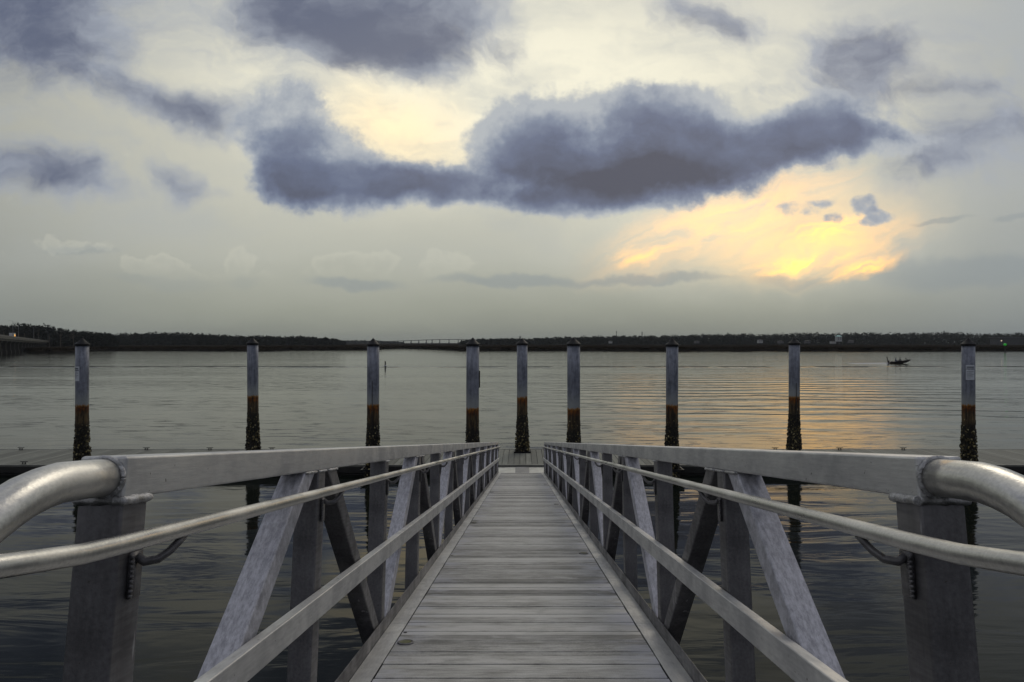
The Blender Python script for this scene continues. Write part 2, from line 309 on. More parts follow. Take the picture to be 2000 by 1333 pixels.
M['pier_dark'] = mat('stained_concrete', (.05, .05, .045), .9, 0, mottle((.010, .010, .009), (.035, .034, .03), .6, bd=.01, fine=3))
M['house_wall'] = mat('white_clapboard', (.36, .37, .37), .8)
M['house_dull'] = mat('grey_clapboard', (.10, .10, .105), .8)
M['house_roof'] = mat('grey_shingle', (.045, .045, .05), .8)
M['teal_roof'] = mat('teal_metal_roof', (.22, .42, .40), .6)
M['glass'] = mat('dark_window', (.02, .025, .03), .2)
M['hull'] = mat('boat_hull', (.06, .05, .05), .5, .2)
M['cloth_d'] = mat('dark_clothing', (.015, .016, .025), .9)
M['cloth_b'] = mat('blue_clothing', (.04, .05, .10), .9)
M['skin'] = mat('skin', (.35, .22, .16), .6)
M['foam'] = mat('foam', (.20, .22, .28), .5)
M['white'] = mat('white_plastic', (.6, .6, .6), .5)
M['mast'] = mat('galvanised_steel', (.18, .18, .19), .6, .4)
M['truck_body'] = mat('white_truck_paint', (.5, .5, .5), .5)
M['rubber'] = mat('rubber', (.02, .02, .02), .8)
def emit(name, col, s):
    m = mat(name, col); b = m.node_tree.nodes['Principled BSDF']
    b.inputs['Emission Color'].default_value = tuple(col)+(1,); b.inputs['Emission Strength'].default_value = s; return m
M['lamp_amber'] = emit('amber_lamp', (1, .55, .06), 1.6); M['lamp_red'] = emit('red_lamp', (1, .06, .01), 1.2)
M['lamp_warm'] = emit('warm_lamp', (1, .8, .55), .9); M['lamp_green'] = emit('green_lamp', (.02, .4, .03), .35)
def disc_build(t, b):
    t.l.new(t.mix(t.rng(t.noise(obco(t), 90, 3, .6), .35, .65), (.055, .058, .014, 1), (.12, .12, .035, 1)), b.inputs['Base Color'])
M['disc'] = mat('olive_lens', (.1, .1, .03), .35, 0, disc_build)

# ------------------------------------------------------------------ mesh helpers
class MB:
    def __init__(s): s.v = []; s.f = []
    def add(s, vs, fs):
        k = len(s.v); s.v += [tuple(p) for p in vs]; s.f += [tuple(i+k for i in f) for f in fs]; return s
    def box(s, x0, x1, y0, y1, z0, z1):
        vs = [(x, y, z) for z in (z0, z1) for y in (y0, y1) for x in (x0, x1)]
        return s.add(vs, [(0, 2, 3, 1), (4, 5, 7, 6), (0, 1, 5, 4), (2, 6, 7, 3), (0, 4, 6, 2), (1, 3, 7, 5)])
    def tube(s, pts, rad, seg=12, cap=True, jitter=0.0):
        pts = [Vector(p) for p in pts]; n = len(pts)
        rads = rad if isinstance(rad, (list, tuple)) else [rad]*n
        vs = []; prev = None
        for i, p in enumerate(pts):
            a = pts[max(i-1, 0)]; b = pts[min(i+1, n-1)]; t = (b-a).normalized()
            if prev is None:
                up = Vector((0, 0, 1)) if abs(t.z) < .9 else Vector((1, 0, 0)); x = t.cross(up).normalized()
            else: x = (prev - t*prev.dot(t)).normalized()
            prev = x; y = t.cross(x)
            for k in range(seg):
                an = 2*math.pi*k/seg; r = rads[i]*(1+random.uniform(-jitter, jitter))
                vs.append(p + x*math.cos(an)*r + y*math.sin(an)*r)
        fs = []
        for i in range(n-1):
            for k in range(seg):
                k2 = (k+1) % seg; fs.append((i*seg+k, i*seg+k2, (i+1)*seg+k2, (i+1)*seg+k))
        if cap: fs += [tuple(range(seg))[::-1], tuple((n-1)*seg+k for k in range(seg))]
        return s.add(vs, fs)
    def lathe(s, prof, seg=32, cx=0, cy=0):
        vs = [(cx+r*math.cos(2*math.pi*k/seg), cy+r*math.sin(2*math.pi*k/seg), z) for r, z in prof for k in range(seg)]
        fs = []
        for i in range(len(prof)-1):
            for k in range(seg):
                k2 = (k+1) % seg; fs.append((i*seg+k, i*seg+k2, (i+1)*seg+k2, (i+1)*seg+k))
        fs += [tuple(range(seg))[::-1], tuple((len(prof)-1)*seg+k for k in range(seg))]
        return s.add(vs, fs)
    def oblong(s, p0, p1, w, th, wdir=Vector((1, 0, 0))):
        """square-section bar from p0 to p1, w along wdir"""
        p0 = Vector(p0); p1 = Vector(p1); t = (p1-p0).normalized(); a = wdir*(w/2); b = t.cross(wdir).normalized()*(th/2)
        vs = [p + i*a + j*b for p in (p0, p1) for i, j in ((-1, -1), (1, -1), (1, 1), (-1, 1))]
        return s.add(vs, [(0, 1, 2, 3), (7, 6, 5, 4), (0, 4, 5, 1), (1, 5, 6, 2), (2, 6, 7, 3), (3, 7, 4, 0)])
    def build(s, name, m, parent=None, loc=(0, 0, 0), smooth=False, bevel=0.0):
        me = bpy.data.meshes.new(name); me.from_pydata(s.v, [], s.f); me.update()
        bm = bmesh.new(); bm.from_mesh(me); bmesh.ops.recalc_face_normals(bm, faces=bm.faces); bm.to_mesh(me); bm.free()
        me.materials.append(M[m])
        o = bpy.data.objects.new(name, me); C.objects.link(o); o.location = loc
        if parent: o.parent = parent
        if smooth:
            for p in me.polygons: p.use_smooth = len(p.vertices) < 6
        if bevel:
            bv = o.modifiers.new('bevel', 'BEVEL'); bv.width = bevel; bv.segments = 2; bv.limit_method = 'ANGLE'
            for p in me.polygons: p.use_smooth = True
            wn = o.modifiers.new('wn', 'WEIGHTED_NORMAL'); wn.keep_sharp = False
        return o
def tag(o, label=None, cat=None, group=None, kind=None):
    if label: o['label'] = label
    if cat: o['category'] = cat
    if group: o['group'] = group
    if kind: o['kind'] = kind
    return o
def thing(name, loc, label, cat, group=None, rz=0):
    o = bpy.data.objects.new(name, None); C.objects.link(o); o.location = loc; o.rotation_euler = (0, 0, rz); o.empty_display_size = .2
    return tag(o, label, cat, group)
def dupe(o, loc, parent=None):
    c = o.copy(); C.objects.link(c); c.location = loc
    if parent: c.parent = parent
    return c

# ------------------------------------------------------------------ setting: water, marsh, woods
w = MB()
w.add([(-4200, -300, 0), (4200, -300, 0), (4200, 6900, 0), (-4200, 6900, 0)], [(0, 1, 2, 3)])
tag(w.build('water', 'water'), kind='structure')

shore = [(-1600, 600), (-700, 520), (-200, 470), (40, 440), (58, 335), (75, 326), (140, 340), (165, 380), (200, 425), (330, 432), (400, 420), (520, 417), (565, 455), (735, 476), (748, 560), (790, 600), (835, 540),
         (905, 432), (1130, 428), (1330, 404), (1400, 420), (1500, 428), (1640, 404), (2000, 416), (2600, 440), (3600, 500)]
def shore_d(x):
    for (a, da), (b, db) in zip(shore, shore[1:]):
        if a <= x <= b: return da+(db-da)*(x-a)/(b-a)
    return 500
cols = []; x = -1600
while x < 3600: cols.append(x); x += 5 if -50 < x < 2050 else 40
rows = [(-1, -.5), (0, .02), (2, .30), (7, .62), (13, .80), (15, 1.75), (22, 1.95), (60, 2.0), (200, 2.0), (500, 2.0), (1100, 2.0), (2500, 2.5), (5200, 3.0)]
g = MB(); vs = []
for x in cols:
    uu = (x-PX)/FPX; d0 = shore_d(x)
    for j, (dd, zz) in enumerate(rows):
        nz = mnoise.noise(Vector((x*.05, j*1.7, 0)))
        dpt = d0+dd+(nz*5 if 0 < j < 7 else 0)
        vs.append((uu*dpt, dpt, zz+(random.uniform(-.22, .22)+.25*nz if 4 < j < 9 else 0)))
nr = len(rows); fs = [(i*nr+j, (i+1)*nr+j, (i+1)*nr+j+1, i*nr+j+1) for i in range(len(cols)-1) for j in range(nr-1)]
g.add(vs, fs); tag(g.build('marsh', 'marsh'), kind='structure')
# grass blades fringing the marsh
g = MB()
for k in range(16000):
    x = random.uniform(-40, 2060); dd = 14+random.random()**2*70; dpt = shore_d(x)+dd
    X = (x-PX)/FPX*dpt; h = random.uniform(.5, 1.1); wd = random.uniform(.12, .3); a = random.uniform(-1, 1)*.3; zb = 1.45
    g.add([(X-wd, dpt, zb), (X+wd, dpt, zb), (X+a, dpt+random.uniform(-.3, .3), zb+h)], [(0, 1, 2)])
tag(g.build('marsh_grass', 'grass'), 'brown marsh grass standing along the far bank', 'grass', kind='stuff')
# mud bars just off the bank
def mudbar(x0, x1, dpt, wid, h):
    m = MB(); n = 26; vs = []
    for i in range(n+1):
        t = i/n; x = x0+(x1-x0)*t; e = math.sin(math.pi*t)**.6
        off = mnoise.noise(Vector((x*.11, 3, 0)))*2
        for j, (dy_, zz) in enumerate(((-1, -.1), (-.4, .7), (.3, 1.0), (1, -.1))):
            D_ = dpt+off+dy_*wid*e; vs.append(((x-PX)/FPX*D_, D_, zz*h*e*(1+.5*random.random()) if zz > 0 else -.1))
    m.add(vs, [(i*4+j, (i+1)*4+j, (i+1)*4+j+1, i*4+j+1) for i in range(n) for j in range(3)])
    tag(m.build('mud_bank', 'marsh', smooth=True), kind='structure')
mudbar(1425, 1470, 392, 6, .5); mudbar(1640, 1705, 396, 5, .4); mudbar(1500, 1620, 398, 4, .2)

def tree_mesh(mb_leaf, mb_wood, X, Y, zb, H, R, n, flat=.45, leaf=1.0, low=.35):
    """uneven crown from many tilted leaf clumps gathered on a few boughs"""
    bo = []
    for k in range(random.randint(5, 8)):
        a = random.uniform(0, 6.283); r = R*random.uniform(.15, .72)
        bo.append((Vector((X+r*math.cos(a), Y+r*math.sin(a), zb+H*random.uniform(low+.15, .86))), R*random.uniform(.32, .6)))
    bo.append((Vector((X, Y, zb+H*.84)), R*.5))
    for k in range(n):
        c, br = random.choice(bo)
        dv = Vector((random.gauss(0, 1), random.gauss(0, 1), random.gauss(0, .8))).normalized()*br*random.uniform(.5, 1.0)
        p = c+dv*Vector((1, 1, flat)).length*.8 if False else c+Vector((dv.x, dv.y, dv.z*flat*1.6))
        s = leaf*random.uniform(.5, 1.15); a1 = Vector((random.gauss(0, 1), random.gauss(0, 1), random.gauss(0, 1))).normalized(); a2 = a1.orthogonal().normalized()
        mb_leaf.add([p-a1*s, p+a2*s*.7, p+a1*s, p-a2*s*.7], [(0, 1, 2, 3)])
    if mb_wood is not None:
        mb_wood.tube([(X, Y, zb-.5), (X+.2, Y, zb+H*.4), (X, Y, zb+H*.75)], [R*.07+.12, R*.05+.1, .08], 6)
        for c, br in bo: mb_wood.tube([(X, Y, zb+H*.45), tuple((c+Vector((X, Y, zb+H*.5)))/2), tuple(c)], [.16, .12, .05], 5)

def wood(name, label, prof, dist, depth, step, nleaf, leaf, low=.1):
    lf = MB()
    xs = prof[0][0]
    while xs < prof[-1][0]:
        for (a, ya), (b, yb) in zip(prof, prof[1:]):
            if a <= xs <= b: yt = ya+(yb-ya)*(xs-a)/(b-a)
        for row in range(3):
            D_ = dist+row*depth+random.uniform(-.3, .3)*depth
            top = HC+(PY-yt)/FPX*D_
            H = (top-1.5)*random.uniform(.80, 1.03)*(1 if row else .88)
            R = min(max(H*random.uniform(.34, .5), 2.0), 8)
            X = (xs+random.uniform(-1, 1)*step*.6-PX)/FPX*D_
            tree_mesh(lf, None, X, D_, 1.6, H, R, nleaf, .6, leaf, low)
            for q in range(int(nleaf*.45)):            # undergrowth closing the foot of the wood
                p = Vector((X+random.uniform(-R, R)*1.4, D_-random.uniform(0, 6), 1.6+random.random()**1.2*H*.6)); s = leaf*random.uniform(.6, 1.2)
                a1 = Vector((random.gauss(0, 1), random.gauss(0, 1), random.gauss(0, 1))).normalized(); a2 = a1.orthogonal().normalized()
                lf.add([p-a1*s, p+a2*s*.8, p+a1*s, p-a2*s*.8], [(0, 1, 2, 3)])
        xs += step*random.uniform(.7, 1.3)
    return tag(lf.build(name, 'leaf'), label, 'wood', kind='stuff')
wood('near_wood', 'dark pine wood rising behind the low road bridge at the left', [(-420, 634), (-60, 632), (2, 635), (12, 635), (25, 631), (45, 630), (60, 633), (85, 633), (102, 636), (108, 645), (130, 646), (160, 645), (188, 649), (215, 651), (222, 660)], 600, 22, 4.2, 150, .85)
wood('shore_wood', 'long dark wood behind the marsh on the left half', [(205, 652), (260, 650), (330, 648), (400, 652), (470, 655), (540, 656), (600, 657), (630, 659), (655, 661), (672, 665)], 900, 30, 4.6, 90, 1.2)
wood('distant_wood', 'faint low wood left of the arched bridge', [(640, 665.5), (700, 664.8), (735, 665.2), (765, 667.6), (790, 669)], 2300, 60, 3.4, 26, 3.0)
wood('opposite_wood', 'long dark wood behind the marsh on the right half', [(903, 665), (915, 663), (950, 661.5), (1000, 661), (1040, 661), (1065, 659), (1090, 658), (1130, 657), (1200, 655.5), (1300, 655), (1370, 653), (1445, 650.5), (1500, 652), (1560, 649), (1640, 650), (1700, 648.5), (1760, 649), (1815, 648), (1840, 646), (1870, 648), (1900, 649.5), (1940, 651), (1975, 649), (2080, 649), (2500, 648)], 1150, 40, 3.8, 70, 1.5)

def single_tree(x, ytop, ybase_z, D_, H, R, label, n=260, flat=.4, low=.45, leaf=.6):
    X = (x-PX)/FPX*D_; top = HC+(PY-ytop)/FPX*D_
    lf, wd = MB(), MB(); tree_mesh(lf, wd, 0, 0, 0, H, R, n, flat, leaf, low)
    t = thing('oak_tree', (X, D_, top-H), label, 'tree'); lf.build('crown', 'leaf2', t); wd.build('trunk', 'bark', t)
single_tree(118, 638, 0, 560, 17, 4.6, 'flat topped tree standing clear to the right of the high left wood', 320, .35, .55, .5)
single_tree(7.5, 630.5, 0, 560, 20, 3.4, 'round topped tree at the far left edge of the left wood', 300)
single_tree(66, 630.5, 0, 565, 20, 2.2, 'left one of two small crowns poking above the high left wood', 200)
single_tree(75, 631, 0, 565, 20, 2.2, 'right one of two small crowns poking above the high left wood', 200)
# bare tree
t = thing('bare_tree', ((143-PX)/FPX*560, 560, 1.5), 'leafless tree with spread twigs right of the flat topped tree', 'tree')
tw = MB(); bw = MB(); tw.tube([(0, 0, -.5), (.2, 0, 7), (0, 0, 10)], [.35, .25, .15], 6)
for k in range(26):
    a = random.uniform(-1.2, 1.2); L = random.uniform(3, 5.6); z0 = random.uniform(6.5, 10)
    mid_ = (math.sin(a)*L*.5, random.uniform(-1, 1), z0+math.cos(a)*L*.5)
    bw.tube([(0, 0, z0), mid_, (math.sin(a)*L+random.uniform(-.5, .5), random.uniform(-2, 2), z0+math.cos(a)*L)], [.13, .09, .04], 4)
tw.build('trunk', 'bark', t); bw.build('branches', 'bark', t)
# two palmettos by the bridge approach
for px_, yt, lab in ((47.5, 645, 'palm tree standing beside the bridge below the tallest wood'), (96, 648, 'palm tree standing at the right end of the low road bridge')):
    D_ = 480; t = thing('palm_tree', ((px_-PX)/FPX*D_, D_, 1.8), lab, 'tree'); H = HC+(PY-yt)/FPX*D_-1.8
    m = MB(); m.tube([(0, 0, -.5), (.1, 0, H*.5), (0, 0, H-1.5)], [.32, .25, .22], 8); m.build('trunk', 'bark', t)
    m = MB()
    for k in range(46):
        a = random.uniform(0, 6.283); el = random.uniform(-.5, 1.3); L = random.uniform(1.3, 2.0)
        dv = Vector((math.cos(a)*math.cos(el), math.sin(a)*math.cos(el), math.sin(el))); s_ = dv.orthogonal().normalized()*.35; c0 = Vector((0, 0, H-1.5))
        m.add([c0, c0+dv*L*.6+s_, c0+dv*L-Vector((0, 0, .5)), c0+dv*L*.6-s_], [(0, 1, 2, 3)])
    m.build('crown', 'leaf2', t)

# ------------------------------------------------------------------ low road bridge at the left
def bpt(n): return Vector((-260-10.5*n, 340+17*n, 0))
B0 = bpt(0); bdir = (bpt(1)-bpt(0)).normalized(); bang = math.atan2(bdir.y, bdir.x); SP = (bpt(1)-bpt(0)).length
br = thing('road_bridge', (B0.x, B0.y, 0), 'low concrete road bridge on many piers at the left edge', 'bridge', rz=bang)
def bz(s): return 8.0-1.7*min(max(s/(16*SP), -.5), 1.15)
S0, S1, NS = -7*SP, 18*SP, 50
def strip(y0, y1, za, zb, name, mt):
    m = MB(); vs = []
    for i in range(NS+1):
        s_ = S0+(S1-S0)*i/NS; z_ = bz(s_); vs += [(s_, y0, z_+za), (s_, y1, z_+za), (s_, y1, z_+zb), (s_, y0, z_+zb)]
    fs = [(i*4+k, i*4+(k+1) % 4, (i+1)*4+(k+1) % 4, (i+1)*4+k) for i in range(NS) for k in range(4)]+[(3, 2, 1, 0), (NS*4, NS*4+1, NS*4+2, NS*4+3)]
    m.add(vs, fs); return m.build(name, mt, br)
strip(-5, 5, -1.1, -.3, 'deck', 'concrete'); strip(-5.2, -4.9, -.3, .55, 'parapet', 'concrete'); strip(4.9, 5.2, -.3, .55, 'parapet', 'concrete')
strip(-3.8, -3.2, -2.0, -1.1, 'girder', 'concrete'); strip(3.2, 3.8, -2.0, -1.1, 'girder', 'concrete'); strip(-.4, .4, -2.0, -1.1, 'girder', 'concrete')
for n in range(-6, 18):
    z_ = bz(n*SP)-2.0
    m = MB().box(-.7, .7, -5, 5, -.9, 0)
    for yy in (-4, 0, 4): m.box(-.55, .55, yy-.55, yy+.55, -z_-1, -.9)
    m.box(-1.0, 1.0, -4.9, 4.9, -z_-1, -z_+1.2)
    m.build('pier', 'pier_dark', br, (n*SP, 0, z_))
# slim lamp posts along it
for k, (n, lab) in enumerate(((.5, 'first slim lamp post from the left on the low road bridge'), (1.9, 'second slim lamp post from the left on the low road bridge'), (7.0, 'third slim lamp post from the left on the low road bridge'), (14.5, 'last slim lamp post near the palm on the low road bridge'))):
    p = bpt(n)+Vector((3.9, 2.4, 0)); t = thing('street_lamp', (p.x, p.y, bz(n*SP)-.3), lab, 'street lamp', 'lamp posts along the low bridge')
    m = MB(); m.tube([(0, 0, 0), (0, 0, 8.5)], [.13, .07], 8); m.build('post', 'mast', t)
    m = MB(); m.tube([(0, 0, 8.4), (-.6, 0, 8.8), (-1.6, 0, 8.9)], [.06, .05, .05], 6); m.build('arm', 'mast', t)
    m = MB(); m.box(-2.2, -1.6, -.12, .12, 8.82, 8.95); m.build('lamp_head', 'mast', t)
# lorry with lights
def vehicle(name, n, off, L, Wd, H, lab, cat, lorry):
    p = bpt(n); t = thing(name, (p.x, p.y, bz(n*SP)-.28), lab, cat, rz=bang)
    if lorry:
        MB().box(-L*.5, L*.22, off-Wd/2, off+Wd/2, .7, H).build('cargo_box', 'truck_body', t, bevel=.05)
        MB().box(L*.25, L*.5, off-Wd/2, off+Wd/2, .5, H*.72).build('cab', 'truck_body', t, bevel=.2)
        MB().box(L*.3, L*.503, off-Wd*.51, off+Wd*.51, H*.42, H*.64).build('windscreen', 'glass', t)
        MB().box(-L*.5-.03, -L*.2, off-Wd/2-.05, off-Wd/2, 1.0, 2.3).build('amber_light_panel', 'lamp_amber', t)
        MB().box(-L*.2, -L*.02, off-Wd/2-.05, off-Wd/2, 1.2, 1.9).build('red_light', 'lamp_red', t)
    else:
        m = MB(); m.box(-L/2, L/2, off-Wd/2, off+Wd/2, .35, .85); m.build('body', 'truck_body', t, bevel=.15)
        MB().box(-L*.25, L*.2, off-Wd*.42, off+Wd*.42, .85, H).build('cabin', 'glass', t, bevel=.2)
        for yy in (-.6, .6): MB().box(-L/2-.03, -L/2, off+yy-.12, off+yy+.12, .55, .75).build('headlight', 'lamp_warm', t)
    for sx in (-.3, .3):
        for sy in (-1, 1):
            m = MB(); m.tube([(sx*L, off+sy*(Wd/2-.25), .42), (sx*L, off+sy*(Wd/2), .42)], .42, 14); m.build('wheel', 'rubber', t)
vehicle('lorry', 2.0, -1.8, 7, 2.4, 3.0, 'lorry with glowing amber and red lights on the left bridge', 'lorry', True)
vehicle('car', 8.4, 1.8, 4.4, 1.8, 1.45, 'small car with lit headlights further along the left bridge', 'car', False)

# ------------------------------------------------------------------ long arched bridge far away
DB = 2600
fb = thing('arched_bridge', ((860-PX)/FPX*DB, DB, 0), 'long slender high bridge far off between the two woods', 'bridge')
prof = [(735, 667.6), (745, 667.2), (769, 666.3), (800, 665.2), (830, 664.0), (860, 663.2), (885, 662.9), (915, 663.3), (945, 664.4), (980, 666)]
m = MB(); vs = []; ox = (860-PX)/FPX*DB
def fz(y): return HC+(PY-y)/FPX*DB
for x, y in prof:
    X = (x-PX)/FPX*DB-ox; vs += [(X, -6, fz(y)-2.0), (X, 6, fz(y)-2.0), (X, 6, fz(y)), (X, -6, fz(y))]
n_ = len(prof); m.add(vs, [(i*4+k, i*4+(k+1) % 4, (i+1)*4+(k+1) % 4, (i+1)*4+k) for i in range(n_-1) for k in range(4)]+[(3, 2, 1, 0)]); m.build('deck', 'far_concrete', fb)
for x in (742, 749, 756, 763, 769, 776.6, 788, 803, 818, 832.6, 844, 859, 877, 895, 912, 930):
    for (a, ya), (b, yb) in zip(prof, prof[1:]):
        if a <= x <= b: yt = ya+(yb-ya)*(x-a)/(b-a)
    X = (x-PX)/FPX*DB-ox; hz_ = fz(yt)-2.0
    m = MB(); m.box(-.9, .9, -5, 5, -1, hz_-1.5); m.box(-1.3, 1.3, -6, 6, hz_-1.5, hz_); m.box(-3, 3, -6, 6, -1, 6.0); m.build('pier', 'far_concrete', fb, (X, 0, 0))

# ------------------------------------------------------------------ distant towers, houses, markers
D_ = 1900; t = thing('water_tower', ((1016-PX)/FPX*D_, D_, 2), 'tiny bulb topped water tower above the trees behind the centre pile', 'water tower')
zt = HC+(PY-657)/FPX*D_-2; m = MB(); m.lathe([(1.4, 0), (.9, 4), (.8, zt-4)], 10); m.build('column', 'mast', t)
m = MB(); m.lathe([(.8, zt-4), (3, zt-2.6), (3.2, zt-1.4), (2, zt-.2), (.3, zt+.2)], 14); m.build('tank', 'mast', t)
for x, y, lab in ((1204, 647, 'thin radio mast above the right wood, the left one'), (1254, 648, 'radio mast with stacked antennas above the right wood, the right one')):
    D_ = 1600; zt = HC+(PY-y)/FPX*D_-2; t = thing('radio_mast', ((x-PX)/FPX*D_, D_, 2), lab, 'radio mast')
    m = MB(); m.tube([(0, 0, 0), (0, 0, zt)], [.9, .5], 6); m.build('pole', 'dark_iron', t)
    for k in ([0] if x == 1204 else [0, 4, 8]): MB().lathe([(1.2, zt-1-k), (1.2, zt-3.4-k)], 6).build('antenna', 'dark_iron', t)
def house(x, y0, w_px, h_px, lab, wall='house_dull', roof='house_roof', floors=1, D_=1060):
    s = D_/FPX; W, H = w_px*s, h_px*s; z0 = max(HC+(PY-y0)/FPX*D_, 2.0)
    t = thing('house', ((x-PX)*s, D_, z0), lab, 'house', 'houses along the far shore')
    MB().box(-W/2, W/2, 0, 8, -2, H*.7).build('wall', wall, t)
    m = MB(); m.add([(-W*.55, -.6, H*.7), (W*.55, -.6, H*.7), (W*.55, 8.6, H*.7), (-W*.55, 8.6, H*.7), (-W*.3, 4, H), (W*.3, 4, H)], [(0, 1, 5, 4), (1, 2, 5), (2, 3, 4, 5), (3, 0, 4), (0, 3, 2, 1)]); m.build('roof', roof, t)
    for f in range(floors):
        zz = H*.7*(f+.3)/floors; nw = max(2, int(W/4))
        for k in range(nw):
            xx = -W/2+W*(k+.5)/nw; MB().box(xx-.6, xx+.6, -.06, .0, zz, zz+H*.7/floors*.45).build('window', 'glass', t)
house(1640, 665, 9, 10, 'three storey white house with teal roof in the right wood', 'house_wall', 'teal_roof', 3)
house(1486, 668, 8, 4.5, 'low white house right of the seventh pile', 'house_wall')
house(1526, 668.5, 9, 2.6, 'small grey house just left of the eighth pile', 'house_dull')
house(1579, 668.5, 8, 3.2, 'small pale house just right of the eighth pile', 'house_dull')
house(1629, 669, 8, 2.2, 'low shed left below the teal roofed house', 'house_wall')
house(1664, 667.5, 7, 3, 'grey cottage right of the teal roofed house', 'house_dull')
house(1193, 668.6, 6, 2.6, 'small pale house under the left radio mast', 'house_wall')
house(1362, 668.6, 8, 2.6, 'small grey house right behind the seventh pile', 'house_dull')
house(608, 668.6, 4, 2.6, 'tiny pale house under the left wood between second and third pile', 'house_wall')
house(730, 668.8, 4, 2.0, 'tiny house hidden behind the third pile', 'house_dull') if False else None
# long pale roof at the far right
t = thing('boat_shed', ((1985-PX)/FPX*1030, 1030, 2), 'long low building with pale flat roof at the right edge', 'building')
MB().box(-26, 34, 0, 20, -.5, 11.0).build('wall', 'house_roof', t); MB().box(-28, 36, -1, 21, 11.0, 11.9).build('roof', 'house_dull', t)
t = thing('shore_lamp', ((1956-PX)/FPX*1000, 1000, 2), 'lit warm lamp under the pale roof at the right edge', 'lamp')
MB().tube([(0, 0, 0), (0, 0, 5.6)], .1, 6).build('post', 'mast', t); MB().lathe([(.3, 5.5), (.9, 5.9), (.9, 6.3), (.2, 6.6)], 8).build('lamp_head', 'lamp_warm', t)
t = thing('channel_marker', ((1963-PX)/FPX*380, 380, 0), 'thin post with green light standing off the far bank', 'channel marker')
MB().tube([(0, 0, -1), (0, 0, 3.6)], .22, 8).build('post', 'dark_iron', t); MB().lathe([(.3, 3.6), (.75, 3.9), (.75, 4.5), (.2, 4.8)], 10).build('lamp_head', 'lamp_green', t)
t = thing('buoy', ((752.5-PX)/FPX*143, 143, 0), 'small spar buoy with white collar floating right of the third pile', 'buoy')
MB().lathe([(.12, -.5), (.13, .2), (.13, 1.25), (.10, 1.3)], 14).build('spar', 'black', t, smooth=True); MB().lathe([(.14, .12), (.3, .3), (.32, .40), (.14, .46)], 14).build('collar', 'white', t, smooth=True)

# ------------------------------------------------------------------ boat with two people
BD = 171; SB = BD/FPX
bt = thing('motor_boat', ((1757-PX)*SB, BD, 0), 'small dark skiff with bow up running right across the river', 'boat')
st_ = [(-2.6, .62, .42, -.05), (-2.0, .78, .45, -.12), (-.5, .85, .52, -.1), (.8, .78, .66, .0), (1.8, .48, .84, .22), (2.45, .16, .98, .55), (2.75, .02, 1.03, .85)]
m = MB(); vs = []
for x, hw, top, bot in st_:
    vs += [(x, -hw, top), (x, -hw*.75, (top+bot)/2-.05), (x, 0, bot), (x, hw*.75, (top+bot)/2-.05), (x, hw, top), (x, hw*.86, top-.04), (x, 0, bot+.16), (x, -hw*.86, top-.04)]
m.add(vs, [(i*8+k, i*8+(k+1) % 8, (i+1)*8+(k+1) % 8, (i+1)*8+k) for i in range(len(st_)-1) for k in range(8)]+[tuple(range(8))]); m.build('hull', 'hull', bt, smooth=False)
MB().box(-1.9, -1.0, -.62, .62, .2, .5).build('seat', 'hull', bt, bevel=.03)
MB().box(-.45, -.05, -.3, .3, .2, .78).build('console', 'hull', bt, bevel=.04)
om = MB(); om.box(-2.95, -2.62, -.16, .16, .2, .72).box(-2.85, -2.72, -.05, .05, -.5, .25); om.build('outboard_motor', 'black', bt, bevel=.04)
MB().tube([(-2.72, .4, .3), (-2.85, .4, 1.2), (-2.98, .4, 1.62)], [.09, .09, .13], 8).build('raised_anchor_pole', 'black', bt)
MB().tube([(2.0, 0, .85), (1.7, 0, 1.12), (1.45, 0, 1.22)], [.07, .09, .12], 8).build('trolling_motor', 'black', bt)
def sitter(x, y, z, lab, mt, lean=0.0, s=1.0):
    p = bpy.data.meshes.new('person'); vs = [(0, 0, 0), (0, 0, .24), (lean*.3, 0, .50), (lean*.4, 0, .58), (lean*.45, 0, .72),
          (.02, .12, .02), (.45, .14, .05), (.46, .14, -.38), (.60, .14, -.42), (.02, -.12, .02), (.45, -.14, .05), (.46, -.14, -.38), (.60, -.14, -.42),
          (lean*.3, .19, .48), (lean*.3+.12, .24, .22), (lean*.3+.36, .16, .20), (lean*.3, -.19, .48), (lean*.3+.12, -.24, .22), (lean*.3+.36, -.16, .20), (lean*.48, 0, .84)]
    es = [(0, 1), (1, 2), (2, 3), (3, 4), (4, 19), (0, 5), (5, 6), (6, 7), (7, 8), (0, 9), (9, 10), (10, 11), (11, 12), (2, 13), (13, 14), (14, 15), (2, 16), (16, 17), (17, 18)]
    p.from_pydata([tuple(c*s for c in q) for q in vs], es, [])
    rr = [.16, .15, .14, .06, .10, .10, .075, .055, .04, .10, .075, .055, .04, .06, .05, .035, .06, .05, .035, .085]
    o = bpy.data.objects.new('person', p); C.objects.link(o); o.location = (bt.location.x+x, bt.location.y+y, z)
    sk = o.modifiers.new('skin', 'SKIN')
    for k, r in enumerate(rr): p.skin_vertices[0].data[k].radius = (r*s, r*s)
    p.skin_vertices[0].data[0].use_root = True
    o.modifiers.new('sub', 'SUBSURF').levels = 1; p.materials.append(M[mt]); tag(o, lab, 'person', 'people in the boat')
    h = MB(); h.lathe([(.02, .70), (.105, .74), (.112, .82), (.09, .90), (.02, .945)], 12); h.lathe([(.17, .855), (.17, .87)], 12)
    h.v = [((a+lean*.47)*s, b*s, c*s) for a, b, c in h.v]; ho = h.build('cap', 'cloth_d', o, smooth=True)
sitter(-.95, .1, .50, 'person in blue top and cap sitting at the boat console, nearer the stern', 'cloth_b', .1)
sitter(-.02, -.1, .62, 'person in dark clothes sitting hunched just ahead of the other in the boat', 'cloth_d', .25, .95)
